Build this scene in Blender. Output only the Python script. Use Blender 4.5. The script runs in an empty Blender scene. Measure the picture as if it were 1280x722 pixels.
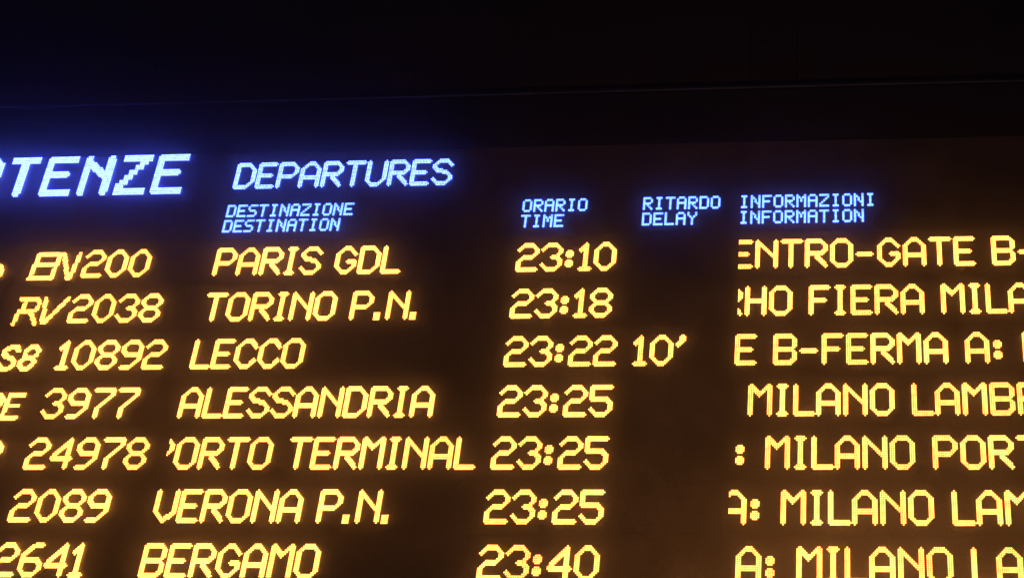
import bpy, bmesh, math, random
from mathutils import Matrix, Vector
random.seed(7)
scene = bpy.context.scene
U = 0.01                      # one LED pitch = 10 mm
ZO = 2.60                     # height of the board's reference line above the floor

# ------------------------------------------------------------------ camera, world, exposure
def W(x, y, d=0.0):
    """board coordinates (LED pitches right, up, out of the board) -> metres"""
    return Vector((x * U, -d * U, ZO + y * U))

cam = bpy.data.cameras.new('camera'); cam_ob = bpy.data.objects.new('camera', cam)
scene.collection.objects.link(cam_ob); scene.camera = cam_ob
right = Vector((0.998838, 0.0481904, 0.000616925))
up = Vector((0.0122472, -0.2661859, 0.9638439))
fwd = Vector((-0.0466122, 0.9627163, 0.2664668))
m = Matrix.Identity(4)
for i in range(3):
    m[i][0], m[i][1], m[i][2] = right[i], up[i], -fwd[i]
m.translation = W(74.3408, -97.2350, 335.7284)
cam_ob.matrix_world = m
cam.sensor_width = 36.0
cam.lens = 865.512 / 1280 * 36.0
cam.shift_x = (640 - 1036.606) / 1280
cam.clip_start = 0.02; cam.clip_end = 200

world = bpy.data.worlds.new('World'); scene.world = world; world.use_nodes = True
bg = world.node_tree.nodes['Background']
bg.inputs['Color'].default_value = (0.008, 0.009, 0.024, 1); bg.inputs['Strength'].default_value = 1.0

vs = scene.view_settings
vs.view_transform = 'Standard'; vs.look = 'None'; vs.gamma = 1.0; vs.exposure = 0.0
vs.use_curve_mapping = False
scene.cycles.use_denoising = True
scene.cycles.volume_bounces = 1
scene.cycles.max_bounces = 6
scene.cycles.filter_width = 1.35

# added warm fill lamp, unseen, low near the camera; lifts the board face's brown
ld = bpy.data.lights.new('added_warm_fill', 'AREA'); ld.shape = 'DISK'; ld.size = 0.6
ld.energy = 70; ld.color = (1.0, 0.34, 0.075); ld.spread = math.radians(130)
lo_ = bpy.data.objects.new('added_warm_fill', ld); scene.collection.objects.link(lo_)
lo_.location = (0.8, -3.0, -0.2)
lo_.rotation_euler = (Vector((0.0, 0, 0.4)) - Vector(lo_.location)).to_track_quat('-Z', 'Y').to_euler()

# ------------------------------------------------------------------ materials
def new_mat(name):
    mt = bpy.data.materials.new(name); mt.use_nodes = True
    nt = mt.node_tree; nt.nodes.clear()
    return mt, nt, nt.nodes.new('ShaderNodeOutputMaterial')

def surf_mat(name, col, rough, metal=0.0, scale=60.0, bump=0.15, vary=0.35):
    mt, nt, out = new_mat(name)
    b = nt.nodes.new('ShaderNodeBsdfPrincipled')
    tc = nt.nodes.new('ShaderNodeTexCoord')
    n = nt.nodes.new('ShaderNodeTexNoise'); n.inputs['Scale'].default_value = scale; n.inputs['Detail'].default_value = 5
    n2 = nt.nodes.new('ShaderNodeTexNoise'); n2.inputs['Scale'].default_value = 3.0; n2.inputs['Detail'].default_value = 3
    for q in (n, n2): nt.links.new(tc.outputs['Object'], q.inputs['Vector'])
    mx = nt.nodes.new('ShaderNodeMath'); mx.operation = 'MULTIPLY'
    nt.links.new(n.outputs['Fac'], mx.inputs[0]); nt.links.new(n2.outputs['Fac'], mx.inputs[1])
    cr = nt.nodes.new('ShaderNodeValToRGB')
    cr.color_ramp.elements[0].position = 0.12; cr.color_ramp.elements[1].position = 0.42
    cr.color_ramp.elements[0].color = (*[c * (1 - vary) for c in col], 1)
    cr.color_ramp.elements[1].color = (*[c * (1 + vary) for c in col], 1)
    nt.links.new(mx.outputs[0], cr.inputs['Fac']); nt.links.new(cr.outputs['Color'], b.inputs['Base Color'])
    b.inputs['Roughness'].default_value = rough; b.inputs['Metallic'].default_value = metal
    bp = nt.nodes.new('ShaderNodeBump'); bp.inputs['Strength'].default_value = bump; bp.inputs['Distance'].default_value = 0.002
    nt.links.new(n.outputs['Fac'], bp.inputs['Height']); nt.links.new(bp.outputs['Normal'], b.inputs['Normal'])
    nt.links.new(b.outputs['BSDF'], out.inputs['Surface'])
    return mt

def led_mat(name, col, spread=0.12):
    """a lit LED lens; lamps of one display differ a little in output"""
    mt, nt, out = new_mat(name)
    e = nt.nodes.new('ShaderNodeEmission'); e.inputs['Color'].default_value = (*[c / max(col) for c in col], 1)
    oi = nt.nodes.new('ShaderNodeObjectInfo')
    mr = nt.nodes.new('ShaderNodeMapRange')
    mr.inputs['To Min'].default_value = max(col) * (1 - spread); mr.inputs['To Max'].default_value = max(col) * (1 + spread)
    nt.links.new(oi.outputs['Random'], mr.inputs['Value'])
    # lamps of one letter are not quite equal either
    tc = nt.nodes.new('ShaderNodeTexCoord'); no = nt.nodes.new('ShaderNodeTexNoise')
    no.inputs['Scale'].default_value = 75.0; no.inputs['Detail'].default_value = 2.0
    m2 = nt.nodes.new('ShaderNodeMapRange')
    m2.inputs['From Min'].default_value = 0.3; m2.inputs['From Max'].default_value = 0.7
    m2.inputs['To Min'].default_value = 0.68; m2.inputs['To Max'].default_value = 1.3
    mu = nt.nodes.new('ShaderNodeMath'); mu.operation = 'MULTIPLY'
    nt.links.new(tc.outputs['Object'], no.inputs['Vector']); nt.links.new(no.outputs['Fac'], m2.inputs['Value'])
    nt.links.new(mr.outputs[0], mu.inputs[0]); nt.links.new(m2.outputs[0], mu.inputs[1])
    nt.links.new(mu.outputs[0], e.inputs['Strength'])
    nt.links.new(e.outputs[0], out.inputs['Surface'])
    return mt

AMBER = led_mat('amber_led', (5.4, 1.9, 0.34), 0.2)
WHITE = led_mat('white_led_large', (0.86, 1.35, 13.5), 0.05)
WHITE2 = led_mat('white_led_medium', (0.72, 1.22, 11.0), 0.05)
WHITE3 = led_mat('white_led_small', (0.46, 0.98, 7.0), 0.05)
FACE = surf_mat('matt_black_display_face', (0.03, 0.03, 0.03), 0.55, scale=90, vary=0.6)
FRAME = surf_mat('black_painted_frame', (0.009, 0.009, 0.010), 0.45, scale=40)
FASCIA = surf_mat('dark_grey_fascia', (0.009, 0.009, 0.010), 0.6, scale=25)
LIP = surf_mat('lip_with_blue_led_glow', (0.02, 0.035, 0.12), 0.5, 0.0, scale=30, vary=0.6)  # blue light of the heading LEDs is put into this base colour

# ------------------------------------------------------------------ mesh helpers
def link(name, me, mat, parent=None, loc=None, **props):
    o = bpy.data.objects.new(name, me); scene.collection.objects.link(o)
    if mat and not me.materials: me.materials.append(mat)
    if parent: o.parent = parent
    if loc is not None: o.location = loc
    for k, v in props.items(): o[k] = v
    return o

def box_mesh(name, x0, x1, y0, y1, d0, d1, bevel=0.0):
    """a box in board coordinates, d = distance out of the board"""
    bm = bmesh.new()
    bmesh.ops.create_cube(bm, size=1.0)
    for v in bm.verts:
        v.co = Vector(((x0 + (v.co.x + .5) * (x1 - x0)) * U, -(d0 + (v.co.y + .5) * (d1 - d0)) * U, (y0 + (v.co.z + .5) * (y1 - y0)) * U))
    if bevel:
        bmesh.ops.bevel(bm, geom=bm.edges[:], offset=bevel * U, segments=2, affect='EDGES')
    bmesh.ops.recalc_face_normals(bm, faces=bm.faces[:])
    me = bpy.data.meshes.new(name); bm.to_mesh(me); bm.free()
    return me

# ------------------------------------------------------------------ LED lettering
T, B, L_ = 14.5, 1.5, 1.5
def r(w): return w - 1.5
G = {}   # glyph -> (width, advance, polylines) on a 16 row matrix
R12, R11 = 10.5, 9.5
G['A'] = (12, 13, [[(1.5, B), (1.5, 11.2), (4.6, T), (7.4, T), (R12, 11.2), (R12, B)], [(1.5, 6.6), (R12, 6.6)]])
G['B'] = (12, 13, [[(1.5, B), (1.5, T), (8.6, T), (R12 - .3, 12.6), (R12 - .3, 10), (8.6, 8.2), (1.5, 8.2)], [(8.6, 8.2), (R12, 6), (R12, 3.6), (8.6, B), (1.5, B)]])
G['C'] = (12, 12.7, [[(R12, 11.2), (10, 12.4), (8, T), (4.8, T), (1.5, 11.2), (1.5, 4.8), (4.8, B), (8, B), (10, 3.4), (R12, 4.5)]])
G['D'] = (12, 12.8, [[(1.5, B), (1.5, T), (7.4, T), (R12, 11.2), (R12, 4.8), (7.4, B), (1.5, B)]])
G['E'] = (11, 12, [[(R11, T), (1.5, T), (1.5, B), (R11, B)], [(1.5, 8.3), (7.9, 8.3)]])
G['F'] = (11, 12, [[(R11, T), (1.5, T), (1.5, B)], [(1.5, 8.0), (8.2, 8.0)]])
G['G'] = (12, 13, [[(R12, 11.4), (10, 12.2), (7.6, T), (4.8, T), (1.5, 11.2), (1.5, 4.8), (4.8, B), (7.6, B), (R12, 4.8), (R12, 7.3), (7.3, 7.3)]])
G['H'] = (11, 12.2, [[(1.5, B), (1.5, T)], [(R11, B), (R11, T)], [(1.5, 8), (R11, 8)]])
G['I'] = (8, 9, [[(2.2, T), (6.0, T)], [(4.1, T), (4.1, B)], [(2.2, B), (6.0, B)]])
G['L'] = (11, 11.1, [[(1.5, T), (1.5, B), (R11, B)]])
G['M'] = (12, 13, [[(1.5, B), (1.5, T), (2.2, T - .3), (6, 10.2), (9.8, T - .3), (R12, T), (R12, B)]])
G['N'] = (12, 12.9, [[(1.5, B), (1.5, T), (2.2, 13.4), (9.6, 6.6), (R12, 6.2)], [(R12, T), (R12, B)]])
G['O'] = (12, 13, [[(4.1, T), (7.9, T), (R12, 12), (R12, 4), (7.9, B), (4.1, B), (1.5, 4), (1.5, 12), (4.1, T)]])
G['P'] = (12, 13, [[(1.5, B), (1.5, T), (7.9, T), (R12, 12), (R12, 9.8), (7.9, 7.4), (1.5, 7.4)]])
G['R'] = (12, 12.9, [[(1.5, B), (1.5, T), (7.9, T), (R12, 12), (R12, 9.9), (7.9, 7.6), (1.5, 7.6)], [(5.6, 7.2), (R12, B)]])
G['S'] = (12, 12.4, [[(R12, 12.2), (8.2, T), (4.2, T), (1.6, 12.4), (1.6, 10.8), (4.2, 8.6), (7.9, 7.8), (10.4, 5.6), (10.4, 3.8), (8, B), (3.8, B), (1.5, 3.8)]])
G['T'] = (12, 12.6, [[(1.5, T), (R12, T)], [(6, T), (6, B)]])
G['U'] = (12, 12.9, [[(1.5, T), (1.5, 4), (4.1, B), (7.2, B), (R12, 4.4), (R12, T)]])
G['V'] = (12, 12.7, [[(1.5, T), (1.5, 5.4), (5.2, 1.6), (5.8, 1.6), (R12, 5), (R12, T)]])
G['-'] = (9, 11, [[(1.5, 7.3), (7.8, 7.3)]])
G['.'] = (4, 6.5, 'stop')
G[':'] = (6, 7.8, 'colon')
G[' '] = (0, 7, None)
G['0'] = (12, 13, [[(4.4, T), (7.6, T), (R12, 11.6), (R12, 4.4), (7.6, B), (4.4, B), (1.5, 4.4), (1.5, 11.6), (4.4, T)]])
G['1'] = (7, 8.4, [[(1.4, 11), (4.3, T - .2), (4.3, B)], [(1.6, B), (6.2, B)]])
G['2'] = (12, 13, [[(1.5, 12.2), (4, T), (8.2, T), (R12, 12.2), (R12, 10.4), (8.2, 8.4), (4, 7.8), (1.5, 5.4), (1.5, B), (R12, B)]])
G['3'] = (12, 13, [[(1.5, 12.4), (3.8, T), (8.2, T), (R12, 12.3), (R12, 10.3), (8.4, 8.3), (6.2, 8.3)], [(8.4, 8.3), (R12, 6), (R12, 3.7), (8.2, B), (3.8, B), (1.5, 3.7)]])
G['4'] = (12, 13, [[(8.6, T), (1.5, 6.4), (1.5, 5.2), (R12, 5.2)], [(8.6, T), (8.6, B)]])
G['5'] = (12, 13, [[(R12, T), (1.8, T), (1.6, 9.2), (7.8, 9.2), (R12, 7), (R12, 4), (8, B), (3.8, B), (1.5, 3.7)]])
G['6'] = (12, 13, [[(R12 - .5, T), (6.4, T), (1.5, 10.4), (1.5, 4), (4.1, B), (7.9, B), (R12, 4), (R12, 6), (7.9, 8.2), (3, 8.2)]])
G['7'] = (12, 13, [[(1.5, T), (R12, T), (R12, 12.4), (4.4, 6.6), (3.9, 5.6), (3.9, B)]])
G['8'] = (12, 13, [[(4.0, 8.2), (1.9, 10.2), (1.9, 12.4), (4.2, T), (8, T), (R12, 12.4), (R12, 10.2), (8.4, 8.2), (4.0, 8.2), (1.5, 5.8), (1.5, 3.8), (4, B), (8.2, B), (R12, 3.8), (R12, 5.8), (8.4, 8.2)]])
G['9'] = (12, 13, [[(2.4, B), (6.2, B), (R12, 5.4), (R12, 12), (8, T), (4, T), (1.5, 12), (1.5, 10), (4, 7.6), (R12, 7.6)]])
G["'"] = (5, 6, [[(3.9, 14.6), (3.9, 12.6), (1.8, 10.2)], [(2.8, 14.6), (2.8, 12.4), (1.6, 11)]])

BIG = {  # 24 row lettering of the board's title, four LED wide strokes
 'T': (17, 21.6, [[(2, 22), (15, 22)], [(8.4, 22), (8.4, 2)]]),
 'E': (18, 22.3, [[(16, 22), (2.3, 22), (2.3, 2), (16, 2)], [(2, 13.2), (12.6, 13.2)]]),
 'N': (18, 21.4, [[(2.2, 2), (2.2, 22)], [(15.4, 22), (15.4, 2)], [(3, 19.6), (14.8, 11)]]),
 'Z': (18, 21.3, 'Z'),
 'P': (17, 21, [[(2, 2), (2, 22), (12, 22), (15, 19), (15, 14), (12, 11), (2, 11)]]),
 'A': (17, 21, [[(2, 2), (2, 17), (6, 22), (11, 22), (15, 17), (15, 2)], [(2, 10), (15, 10)]]),
 'R': (17, 21, [[(2, 2), (2, 22), (11, 22), (15, 19), (15, 14), (11, 11), (2, 11)], [(7, 11), (15, 2)]]),
}
F57 = {
 'A': '01110 10001 10001 11111 10001 10001 10001', 'D': '11110 10001 10001 10001 10001 10001 11110',
 'E': '11111 10000 10000 11110 10000 10000 11111', 'F': '11111 10000 10000 11110 10000 10000 10000',
 'I': '01110 00100 00100 00100 00100 00100 01110', 'L': '10000 10000 10000 10000 10000 10000 11111',
 'M': '10001 11011 10101 10101 10001 10001 10001', 'N': '10001 11001 10101 10101 10011 10001 10001',
 'O': '01110 10001 10001 10001 10001 10001 01110', 'R': '11110 10001 10001 11110 10100 10010 10001',
 'S': '01111 10000 10000 01110 00001 00001 11110', 'T': '11111 00100 00100 00100 00100 00100 00100',
 'Z': '11111 00001 00010 00100 01000 10000 11111', 'Y': '10001 10001 01010 00100 00100 00100 00100'}

def seg_d(px, py, a, b):
    ax, ay = a; bx, by = b
    dx, dy = bx - ax, by - ay; q = dx * dx + dy * dy
    t = 0 if q == 0 else max(0, min(1, ((px - ax) * dx + (py - ay) * dy) / q))
    return math.hypot(px - ax - t * dx, py - ay - t * dy)

def raster(lines, wide, high, pen, x_from=0):
    out = []
    for j in range(int(math.floor(-1)), high + 1):
        for i in range(int(x_from) - 1, wide + 2):
            px, py = i + .5, j + .5
            if any(seg_d(px, py, l[k], l[k + 1]) <= pen for l in lines for k in range(len(l) - 1)):
                out.append((px, py))
    return out

def dots_of(kind, ch):
    if kind == 'row':
        w, adv, ls = G[ch]
        if ls == 'colon':
            return [(i + 1.3, j) for i in range(5) for j in (3.2, 4.2, 5.2, 6.2, 7.2, 9.4, 10.4, 11.4, 12.4, 13.4)
                    if not (i in (0, 4) and j in (3.2, 7.2, 9.4, 13.4))]
        if ls == 'stop':
            return [(i + .7, j + .5) for i in range(4) for j in range(5)]
        snap = lambda v: round(v - .5) + .5
        fine = [[(snap(1.5 + (a - 1.5) * 11 / 9), snap(1.5 + (b - 1.5) * 16 / 13)) for a, b in l] for l in ls]
        return raster(fine, int(w * 1.36) + 2, 21, 1.405)
    if kind == 'big':
        w, adv, ls = BIG[ch]
        if ls == 'Z':
            d = set((i + .5, j + .5) for j in (20, 21, 22, 23) for i in range(1, 18)) | set((i + .5, j + .5) for j in (0, 1, 2, 3) for i in range(0, 18))
            for s in range(6):
                y = 17.5 - 2.75 * s; x = 10.6 - 2.05 * s
                for j in range(3):
                    for i in range(5): d.add((round(x) + i + .5, round(y) + j + .5))
            return sorted(d)
        return raster(ls, w, 24, 2.13)
    if kind == 'small':
        rows = F57[ch].split()
        return [(i + .5, 6.5 - j) for j, row in enumerate(rows) for i, c in enumerate(row) if c == '1']

def lens_mesh(name, dots, rad, px=1.0, py=1.0, h=0.3):
    """one raised eight sided LED lens per lit dot"""
    vs_, fs = [], []
    for (x, y) in dots:
        k = len(vs_)
        for (rr, d) in ((rad, 0.0), (rad * .96, h * .55), (rad * .62, h)):
            for a in range(8):
                t = math.pi / 8 + a * math.pi / 4
                vs_.append(((x * px + rr * math.cos(t)) * U, -d * U, (y * py + rr * math.sin(t)) * U))
        for q in (0, 8):
            for a in range(8):
                b2 = (a + 1) % 8
                fs.append((k + q + a, k + q + b2, k + q + 8 + b2, k + q + 8 + a))
        fs.append(tuple(k + 16 + a for a in range(8)))
    me = bpy.data.meshes.new(name); me.from_pydata(vs_, [], fs); me.update()
    return me

_cache = {}
PX, PY = 0.852, 0.828     # spacing of the lamps in the text rows
def glyph_mesh(kind, ch, mat, clip=None):
    key = (kind, ch, mat.name, clip)
    if key not in _cache:
        d = dots_of(kind, ch)
        if clip is not None: d = [p for p in d if p[0] > clip]
        rad = {'row': .40, 'big': .48, 'small': .65}[kind]
        me = lens_mesh('lit_' + kind + '_dots', d, rad, PX if kind == 'row' else 1.0, PY if kind == 'row' else 1.0)
        me.materials.append(mat); _cache[key] = me
    return _cache[key]

FACE_D = 0.0
def name_of(ch):
    return 'digit' if ch.isdigit() else ('letter' if ch.isalpha() else {'.': 'full_stop', ':': 'colon', '-': 'dash', "'": 'minute_mark'}[ch])

def write(parent, text, x, y, kind='row', mat=None, clip=None, adv=None, colour='yellow', origin=(0, 0)):
    mat = mat or AMBER
    tab = G if kind == 'row' else BIG
    for ch in text:
        if kind == 'small': a = 6
        else: a = tab[ch][1]
        if ch != ' ':
            c = None
            if clip is not None and x < clip - .2:
                c = round((clip - x) / PX, 2)
            me = glyph_mesh(kind, ch, mat, c)
            if len(me.vertices):
                o = link(name_of(ch), me, None, parent, Vector(((x - origin[0]) * U, -0.22 * U, (y - origin[1]) * U)))
                nm = name_of(ch).replace('_', ' ')
                o['label'] = '%s %s%s' % (colour, nm, ' ' + ch if ch.isalnum() else '')
        x += a * (adv or 1.0)
    return x

# ------------------------------------------------------------------ the board
board = bpy.data.objects.new('departure_board', None); scene.collection.objects.link(board)
board.location = (0, 0, ZO)
board['label'] = 'black departure board with glowing yellow train rows under blue-white headings'
board['category'] = 'departure board'

X0, X1 = -470, 240
RS = 24.767
def base(k): return 6.79 - RS * k

# backing, header panel, upper frame
link('back_panel', box_mesh('back_panel', X0, X1, -195, 79.5, -14, -1.2), FRAME, board)
header = link('header_panel', box_mesh('header_panel', X0 + .5, X1 - .5, 27.0, 78.4, -1.1, -0.2), FACE, board)
header['label'] = 'header strip with the white Italian and English headings'
link('upper_frame', box_mesh('upper_frame', X0, X1, 79.0, 110.2, -14, -0.9, .2), FRAME, board)

write(header, 'PARTENZE', -467.0, 54.4, 'big', WHITE, colour='white')
write(header, 'DEPARTURES', -270.1, 56.4, 'row', WHITE2, adv=0.978, colour='white')
YB1, YB2 = 40.1, 31.35
for x, a, b in ((-269.8, 'DESTINAZIONE', 'DESTINATION'), (-105.4, 'ORARIO', 'TIME'), (-40.3, 'RITARDO', 'DELAY'), (10.9, 'INFORMAZIONI', 'INFORMATION')):
    write(header, a, x, YB1, 'small', WHITE3, colour='pale blue')
    write(header, b, x, YB2, 'small', WHITE3, colour='pale blue')

rows = [
 ('200', -342.8, 'PARIS GDL', -269.6, '23:10', None, [(8, 'ENTRO-GATE B-FE')], 'yellow row for the Paris train at 23:10'),
 ('2038', -342.8, 'TORINO P.N.', -269.2, '23:18', None, [(2.6, 'RHO FIERA MILANO', 11.7)], 'yellow row for the Torino train at 23:18'),
 ('10892', -342.0, 'LECCO', -269.4, '23:22', "10'", [(11.3, 'E B-FERMA A: MI')], 'yellow row for the Lecco train at 23:22 delayed ten minutes'),
 ('3977', -342.2, 'ALESSANDRIA', -269.5, '23:25', None, [(18.6, 'MILANO LAMBRAT')], 'yellow row for the Alessandria train at 23:25'),
 ('24978', -342.8, 'PORTO TERMINAL', -278.4, '23:25', None, [(12.8, ': MILANO PORTA')], 'yellow row for the Porto Terminal train at 23:25'),
 ('2089', -342.6, 'VERONA P.N.', -269.6, '23:25', None, [(7.7, 'A: MILANO LAMB')], 'yellow row for the Verona train at 23:25'),
 ('2641', -343.0, 'BERGAMO', -269.3, '23:40', None, [(15.3, 'A: MILANO LAM')], 'yellow row for the Bergamo train at 23:40'),
]
EN = [[(-370.0, 20.3), (-359.4, 20.3)], [(-370.9, 14.4), (-359.9, 14.4)], [(-371.9, 7.0), (-361.2, 7.0)], [(-370.0, 20.3), (-371.6, 7.0)]]
NN = [[(-357.9, 20.3), (-359.2, 6.9)], [(-355.8, 20.3), (-350.2, 7.0), (-349.0, 7.0), (-346.6, 20.1)], [(-347.7, 14), (-348.8, 7)]]
RR = [[(-372.0, -4.5), (-362.7, -4.6), (-361.2, -6.8), (-361.6, -10.0), (-363.2, -11.1), (-371.5, -11.3), (-372.6, -17.8)], [(-368.6, -4.5), (-370, -11)], [(-365.2, -11.1), (-360.6, -17.8)]]
VV = [[(-358.4, -4.6), (-356.3, -17.4), (-355.4, -17.4), (-345.9, -4.8)], [(-358, -6), (-357, -16)]]
SW = [[(-390.3, 8.2), (-389.2, 8.8), (-389.0, 12.3), (-390.3, 14.2), (-392.3, 14.8), (-395, 13)]]
def sc(lines, w, h, x, y, sh=0.0): return [[(x + px * w / 12 + sh * (py - 8), y + py * h / 16) for px, py in l] for l in lines]
custom = {
 0: [('letter', 'E', EN, 1.22), ('letter', 'N', NN, 1.22), ('service_emblem', None, SW, 1.2)],
 1: [('letter', 'R', RR, 1.2), ('letter', 'V', VV, 1.2)],
 2: [('letter', 'S', sc(G['S'][2], 10.4, 14, -373.9, -43.1, .13), 1.25), ('digit', '8', sc(G['8'][2], 9.6, 14, -362.5, -43.1, .13), 1.2)],
 3: [('letter', 'R', sc(G['R'][2], 10.6, 14, -374.6, -68.0, .13), 1.25), ('letter', 'E', sc(G['E'][2], 11, 14, -363.4, -68.0, .1), 1.25)],
 4: [('letter', 'R', sc(G['R'][2], 10.6, 14, -367.3, -91.9, .13), 1.25)],
}
for k, (num, nx, dest, dx, tm, dl, info, lab) in enumerate(rows):
    y = base(k)
    y1 = 26.9 if k == 0 else y + 20.2
    y0 = base(k + 1) + 20.22
    row = link('display_row', box_mesh('display_row', X0 + .5, X1 - .5, y0, y1, -1.1, -0.2), FACE, board)
    row['label'] = lab
    write(row, num, nx - .4, y, adv=0.993)
    write(row, dest, dx, y, adv=0.987, clip=-269.8 if dx < -270 else None)
    write(row, tm, -105.2, y, adv=0.972)
    if dl: 
        write(row, dl, -39.8, y)
    for ix, t, *c in info: write(row, t, ix, y, clip=c[0] if c else 11.1)
    for nm, ch, ls, pen in custom.get(k, []):
        xs = [p[0] for l in ls for p in l]; ys = [p[1] for l in ls for p in l]
        ax, ay = math.floor(min(xs)) - 2, math.floor(min(ys)) - 2
        rel = [[((px - ax) / PX, (py - ay) / PY) for px, py in l] for l in ls]
        d = raster(rel, int((max(xs) - ax) / PX) + 3, int((max(ys) - ay) / PY) + 3, pen * 1.16)
        o = link(nm, lens_mesh('lit_prefix_dots', d, .40, PX, PY), AMBER, row, Vector((ax * U, -0.22 * U, ay * U)))
        o['label'] = 'slanted yellow ' + (('letter ' if nm == 'letter' else 'digit ') + ch if ch else 'emblem')
link('blank_panel', box_mesh('blank_panel', X0 + .5, X1 - .5, -194, base(7) + 20.2, -1.1, -0.2, .08), FACE, board)

# metal lip along the board's upper edge: an irregular, slightly dented bead
def lip_mesh():
    bm = bmesh.new(); rings = []
    n = 900
    for i in range(n + 1):
        x = X0 + (X1 - X0) * i / n
        th = .34 + .06 * math.sin(x * .37) * math.sin(x * .051 + 2) + random.uniform(-.03, .03)
        cy = 110.75 + .22 * math.sin(x * .0105 + 1.2)
        dent = math.exp(-((x + 400) / 11.0) ** 2)
        th += 1.4 * dent * (1 + .25 * math.sin(x * 1.7)); cy -= .7 * dent
        if -411 < x < -345: th += .18
        ring = []
        for a in range(8):
            t = a * math.pi / 4 + math.pi / 8
            ring.append(bm.verts.new(W(x, cy + th * math.sin(t), 0.1 + .9 * math.cos(t) + .3) - Vector((0, 0, ZO))))
        rings.append(ring)
    for i in range(n):
        for a in range(8):
            bm.faces.new((rings[i][a], rings[i][(a + 1) % 8], rings[i + 1][(a + 1) % 8], rings[i + 1][a]))
    bm.faces.new(rings[0]); bm.faces.new(rings[-1])
    bmesh.ops.recalc_face_normals(bm, faces=bm.faces[:])
    me = bpy.data.meshes.new('lip'); bm.to_mesh(me); bm.free()
    return me
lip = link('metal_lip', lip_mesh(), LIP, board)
lip['label'] = 'thin lip along the top edge of the board, with blue LED glow in its colour'
for x, y, s in ((-316.9, 110.9, .45), (-300.5, 110.6, .3), (-285, 112, .22)):  # small bumps for the dust specks along the lip
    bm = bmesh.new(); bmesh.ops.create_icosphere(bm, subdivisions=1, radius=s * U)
    me = bpy.data.meshes.new('lip_speck'); bm.to_mesh(me); bm.free()
    link('lip_speck', me, LIP, lip, Vector((x * U, -1.3 * U, y * U)))

# fascia above the board: dark sheets with narrow joints and one cover strip
fascia = bpy.data.objects.new('fascia', None); scene.collection.objects.link(fascia)
fascia.location = (0, 0, ZO); fascia['kind'] = 'structure'
fascia['label'] = 'dark grey sheet fascia above the departure board'
for a, b in ((-516, -340.2), (-340, -163.2), (-163, 13.2), (39.8, 216), (216.2, 300)):
    link('fascia_panel', box_mesh('fascia_panel', a, b, 110.3, 330, -9, -4, .06), FASCIA, fascia)
link('cover_strip', box_mesh('cover_strip', 13.6, 39.4, 110.3, 330, -9, -3.7, .1), FASCIA, fascia)

# ------------------------------------------------------------------ hazy night air of the concourse
hz, nt, out = new_mat('haze_air')
pv = nt.nodes.new('ShaderNodeVolumePrincipled')
pv.inputs['Color'].default_value = (0.9, 0.9, 0.9, 1); pv.inputs['Density'].default_value = 0.025
pv.inputs['Anisotropy'].default_value = 0.978
nt.links.new(pv.outputs[0], out.inputs['Volume'])
bm = bmesh.new(); bmesh.ops.create_cube(bm, size=1.0)
lo, hi = Vector((-7.5, -5.0, -1.0)), Vector((5.5, 1.0, 7.5))
for v in bm.verts:
    v.co = Vector([lo[i] + (v.co[i] + .5) * (hi[i] - lo[i]) for i in range(3)])
me = bpy.data.meshes.new('haze'); bm.to_mesh(me); bm.free()
haze = link('haze', me, hz, None, kind='stuff', label='faint glowing haze in the night air round the board')
